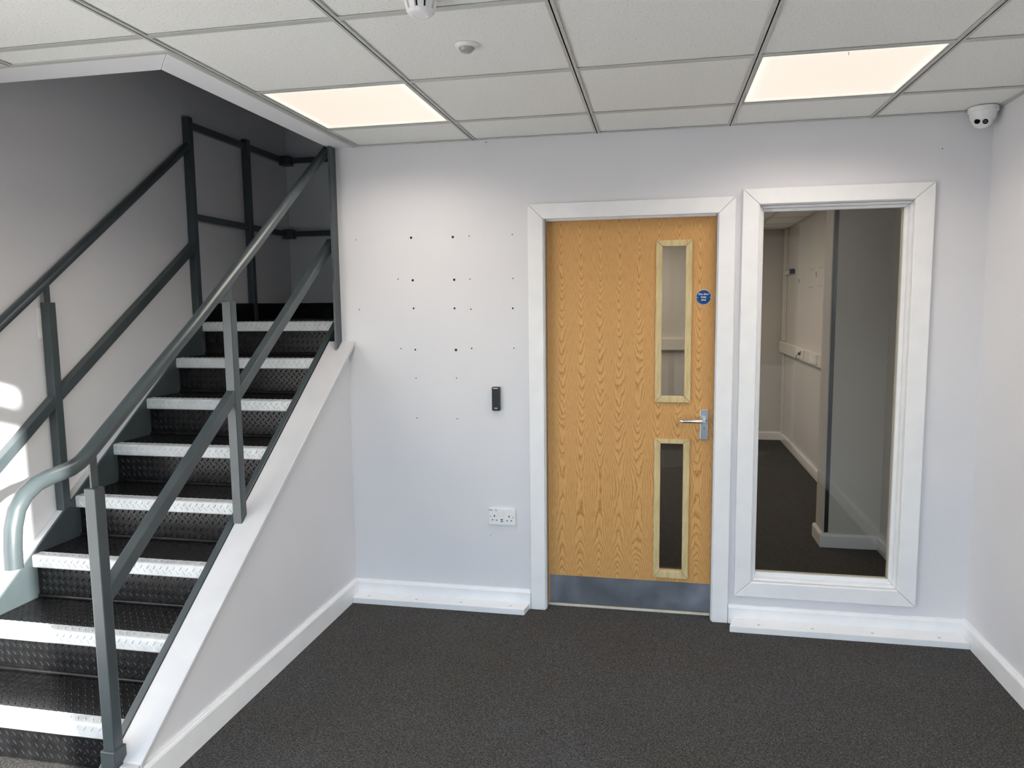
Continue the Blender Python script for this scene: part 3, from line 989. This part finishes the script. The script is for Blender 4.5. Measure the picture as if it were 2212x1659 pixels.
for body, x in (('DB', 440), ('1', 563), ('2J', 708)):
    text(body, 0.0125, M['ink'], (sx(x), -0.0107, sz(462, x)), so_)

wp = thing('wall_plate', 'white plastic plate on the wall behind the stair post', 'wall plate', (XL, -0.88, 1.43))
MB().box(XL, XL + 0.0035, -0.936, -0.850, 1.431, 1.560).build('plate', M['plastic'], wp, bevel=0.001)

# ------------------------------------------------------------------ ceiling devices
sm = thing('smoke_detector', 'white vented smoke detector in the ceiling', 'smoke detector', (1.268, -1.650, H))
c0 = (1.268, -1.650, H)
MB().lathe([(0.0, 0.0), (0.052, 0.0), (0.052, -0.006), (0.045, -0.011), (0.0, -0.011)], c0, (0, 0, 1), 40).build('base', M['plastic'], sm, smooth=True)
MB().lathe([(0.027, -0.011), (0.027, -0.034)], c0, (0, 0, 1), 28).build('chamber', M['black_plastic'], sm, smooth=True)
b = MB()
for k in range(10):
    a = 2 * math.pi * k / 10
    ca, sa = math.cos(a), math.sin(a)
    t = Vector((-sa, ca, 0))
    for r0, r1, z0, z1 in ((0.043, 0.036, -0.009, -0.036),):
        o = Vector((c0[0], c0[1], H))
        R0, R1 = Vector((ca, sa, 0)) * r0, Vector((ca, sa, 0)) * r1
        q0 = [o + R0 + t * s * 0.009 + Vector((0, 0, z0)) - Vector((ca, sa, 0)) * e for s, e in ((-1, 0), (1, 0), (1, 0.008), (-1, 0.008))]
        q1 = [o + R1 + t * s * 0.0075 + Vector((0, 0, z1)) - Vector((ca, sa, 0)) * e for s, e in ((-1, 0), (1, 0), (1, 0.008), (-1, 0.008))]
        b.loft(q0, q1)
b.build('vent_fins', M['plastic'], sm)
MB().lathe([(0.0, -0.044), (0.018, -0.044), (0.0185, -0.0435), (0.0192, -0.0445), (0.028, -0.0435), (0.035, -0.038), (0.037, -0.033), (0.0, -0.033)], c0, (0, 0, 1), 40).build('cap', M['plastic'], sm, smooth=True)

pr = thing('motion_sensor', 'round white motion sensor with a grey dome lens in the ceiling', 'motion sensor', (1.292, -1.272, H))
c0 = (1.292, -1.272, H + 0.004)
MB().lathe([(0.0, 0.0), (0.037, 0.0), (0.0365, -0.004), (0.032, -0.008), (0.0245, -0.009), (0.0235, -0.004), (0.0, -0.004)], c0, (0, 0, 1), 48).build('bezel', M['plastic'], pr, smooth=True)
MB().lathe([(0.0235, -0.008), (0.0225, -0.013), (0.018, -0.019), (0.011, -0.023), (0.0, -0.025)], c0, (0, 0, 1), 40).build('lens', M['frost'], pr, smooth=True)

cc = thing('security_camera', 'white turret security camera in the ceiling corner', 'camera', (3.205, -0.068, H))
c0 = Vector((3.205, -0.072, H))
MB().lathe([(0.0, 0.0), (0.056, 0.0), (0.057, -0.004), (0.0565, -0.016), (0.052, -0.020), (0.0, -0.020)], c0, (0, 0, 1), 48).build('base', M['plastic'], cc, smooth=True)
MB().lathe([(0.051, -0.019), (0.050, -0.028), (0.047, -0.044), (0.043, -0.052), (0.038, -0.054)], c0, (0, 0, 1), 48).build('collar', M['plastic'], cc, smooth=True)
# ball turned towards the room
aim = Vector((-0.42, -0.80, -0.52)).normalized()
bc = c0 + Vector((-0.004, -0.006, -0.046))
prof = []
for a in range(0, 151, 10):
    t = math.radians(180 - a)
    prof.append((0.041 * math.sin(t), 0.041 * math.cos(t)))
prof = [q for q in prof if q[1] < 0.029] + [(0.0305, 0.029), (0.0295, 0.0305), (0.0, 0.0305)]
MB().lathe(prof, bc, aim, 40).build('ball', M['plastic'], cc, smooth=True)
sd = aim.cross(Vector((0, 0, 1))).normalized()
upv = sd.cross(aim)
for s, dz in ((-1, -0.003), (1, 0.002)):
    p = bc + aim * 0.0305 + sd * 0.0145 * s + upv * dz
    MB().lathe([(0.0, 0.0012), (0.010, 0.0012), (0.0108, 0.0)], p, aim, 28).build('lens' if s > 0 else 'infrared_window', M['lens'], cc)
p = bc + aim * 0.0318 - sd * 0.0145 - upv * 0.003
b = MB()
for i in range(3):
    for j in range(2):
        q = p + sd * (i - 1) * 0.0048 + upv * (j - 0.5) * 0.0060
        b.lathe([(0.0, 0.0009), (0.0014, 0.0007), (0.0019, 0.0)], q, aim, 8)
b.build('diodes', M['alu'], cc)

# ------------------------------------------------------------------ office next door
b = MB(); b.box(0.50, 3.35, 5.013, 5.13, 0, 2.62)
struct(b.build('wall_office', M['office']), 'far wall of the office seen through the glass')
b = MB(); b.box(3.25, 3.36, 0.12, 5.013, 0, 2.62)
ws = struct(b.build('wall_office_side', M['office']), 'side wall of the office carrying the dado trunking')
b = MB(); b.box(0.40, 0.50, 0.12, 5.13, 0, 2.62)
struct(b.build('wall_office_end', M['office']), 'office wall behind the staircase')
b = MB(); b.box(2.915, 3.25, 1.248, 1.46, 0, 2.40)
struct(b.build('wall_pier', M['office']), 'boxed pier standing out from the office side wall')
b = MB(); b.box(2.922, 2.946, 1.2445, 1.2478, 0.094, 2.335)
struct(b.build('trim_8', M['black_plastic']), 'black strip up the edge of the boxed pier')
skirting('baseboard_office', 'white skirting on the far office wall', (0.50, 5.013), (3.25, 5.013), (0, -1), 0.090)
skirting('baseboard_office_side', 'white skirting on the office side wall', (3.25, 1.52), (3.25, 5.0), (-1, 0), 0.090)
skirting('baseboard_pier', 'white skirting across the face of the pier', (2.898, 1.248), (3.25, 1.248), (0, -1), 0.086)
skirting('baseboard_pier_side', 'white skirting round the side of the pier', (2.915, 1.232), (2.915, 1.48), (-1, 0), 0.086)
skirting('baseboard_passage', 'white skirting between the window wall and the pier', (3.25, 0.12), (3.25, 1.232), (-1, 0), 0.086)
b = MB(); b.box(0.5, 3.25, 0.12, 5.013, 2.36, 2.38)
co = struct(b.build('ceiling_office', M['soffit']), 'tiled office ceiling')
for i in range(5):
    for j in range(9):
        x0, x1, y0, y1 = 0.5 + 0.6 * i, min(1.1 + 0.6 * i, 3.25), 5.013 - 0.6 * (j + 1), 5.013 - 0.6 * j
        y0 = max(y0, 0.12)
        tile(x0 + 0.012, x1 - 0.012, y0 + 0.012, y1 - 0.012, 2.336, co)
for i in range(5):
    MB().box(0.5 + 0.6 * i - 0.013, 0.5 + 0.6 * i + 0.013, 0.12, 5.013, 2.333, 2.345).build('grid_runner', M['grid'], co)
for j in range(1, 9):
    MB().box(0.5, 3.25, 5.013 - 0.6 * j - 0.013, 5.013 - 0.6 * j + 0.013, 2.3335, 2.345).build('grid_tee', M['grid'], co)

tk = thing('dado_trunking', 'white dado trunking along the side wall of the office', 'trunking', (3.23, 3.3, 0.99))
MB().prism_y([(3.25, 0.990), (3.205, 0.990), (3.195, 1.0), (3.195, 1.105), (3.205, 1.115), (3.25, 1.115)], 1.60, 4.985).build('body', M['dim_white'], tk, bevel=0.002)
sk1 = thing('trunking_socket', 'plug socket in the trunking with a black plug and flex', 'socket', (3.195, 3.75, 1.0), 'sockets in the office trunking')
MB().box(3.187, 3.195, 3.58, 3.96, 1.012, 1.098).build('face_plate', M['plastic'], sk1, bevel=0.002)
MB().box(3.186, 3.1872, 3.68, 3.72, 1.05, 1.085).build('pin_slot', M['hole'], sk1)
sk2 = thing('trunking_socket', 'plain double plug socket in the trunking near the pier', 'socket', (3.195, 3.12, 1.0), 'sockets in the office trunking')
MB().box(3.187, 3.195, 2.98, 3.30, 1.008, 1.094).build('face_plate', M['plastic'], sk2, bevel=0.002)
MB().box(3.183, 3.1872, 3.02, 3.12, 1.012, 1.090).build('rocker', M['plastic'], sk2, bevel=0.002)
pg = thing('plug', 'small black plug with a looped flex in the trunking socket', 'plug', (3.18, 3.72, 1.05))
MB().box(3.168, 3.186, 3.705, 3.735, 1.046, 1.072).build('body', M['black_plastic'], pg, bevel=0.004)
MB().tube([(3.175, 3.73, 1.050), (3.165, 3.765, 1.043), (3.165, 3.785, 1.028), (3.168, 3.785, 1.012), (3.172, 3.762, 1.0), (3.174, 3.738, 1.002), (3.176, 3.715, 1.012)], 0.0038, 8).build('flex', M['black_plastic'], pg, smooth=True)

tb = thing('dado_trunking', 'white dado trunking across the far office wall, seen through the door glass', 'trunking', (1.7, 4.98, 1.0))
MB().prism_x([(5.013, 1.008), (4.968, 1.008), (4.958, 1.018), (4.958, 1.143), (4.968, 1.153), (5.013, 1.153)], 0.50, 2.75).build('body', M['dim_white'], tb, bevel=0.002)

# vertical conduit in the far corner with its little black sensor
cd = thing('corner_conduit', 'narrow white conduit running down the far office corner', 'conduit', (3.225, 4.95, 0.09))
MB().box(3.212, 3.249, 4.90, 4.96, 1.120, 2.333).build('upper_length', M['dim_white'], cd, bevel=0.003)
MB().box(3.225, 3.249, 4.92, 4.96, 0.095, 0.988).build('lower_length', M['dim_white'], cd, bevel=0.003)
MB().box(3.215, 3.249, 4.52, 4.90, 1.835, 1.872).build('side_branch', M['dim_white'], cd, bevel=0.003)
bs = thing('wall_sensor', 'tiny black sensor at the end of the office conduit', 'sensor', (3.22, 4.49, 1.83))
MB().box(3.200, 3.25, 4.47, 4.525, 1.832, 1.884).build('body', M['black_plastic'], bs, bevel=0.008)
for y, z, a in ((4.231, 1.751, 1), (3.414, 1.785, 1), (3.69, 1.837, 0), (3.60, 1.838, 0), (3.52, 1.839, 0), (3.26, 1.836, 0), (3.18, 1.837, 0), (3.70, 1.676, 0), (3.62, 1.677, 0), (3.54, 1.678, 0), (3.30, 1.681, 0), (3.20, 1.682, 0), (4.0, 1.83, 0), (4.1, 1.668, 0)):
    r = 0.011 if a else 0.006
    MB().box(3.2492, 3.25, y - r, y + r, z - r * (2.0 if a else 1.0), z + r * (2.0 if a else 1.0)).build('screw_hole', M['hole'], ws)
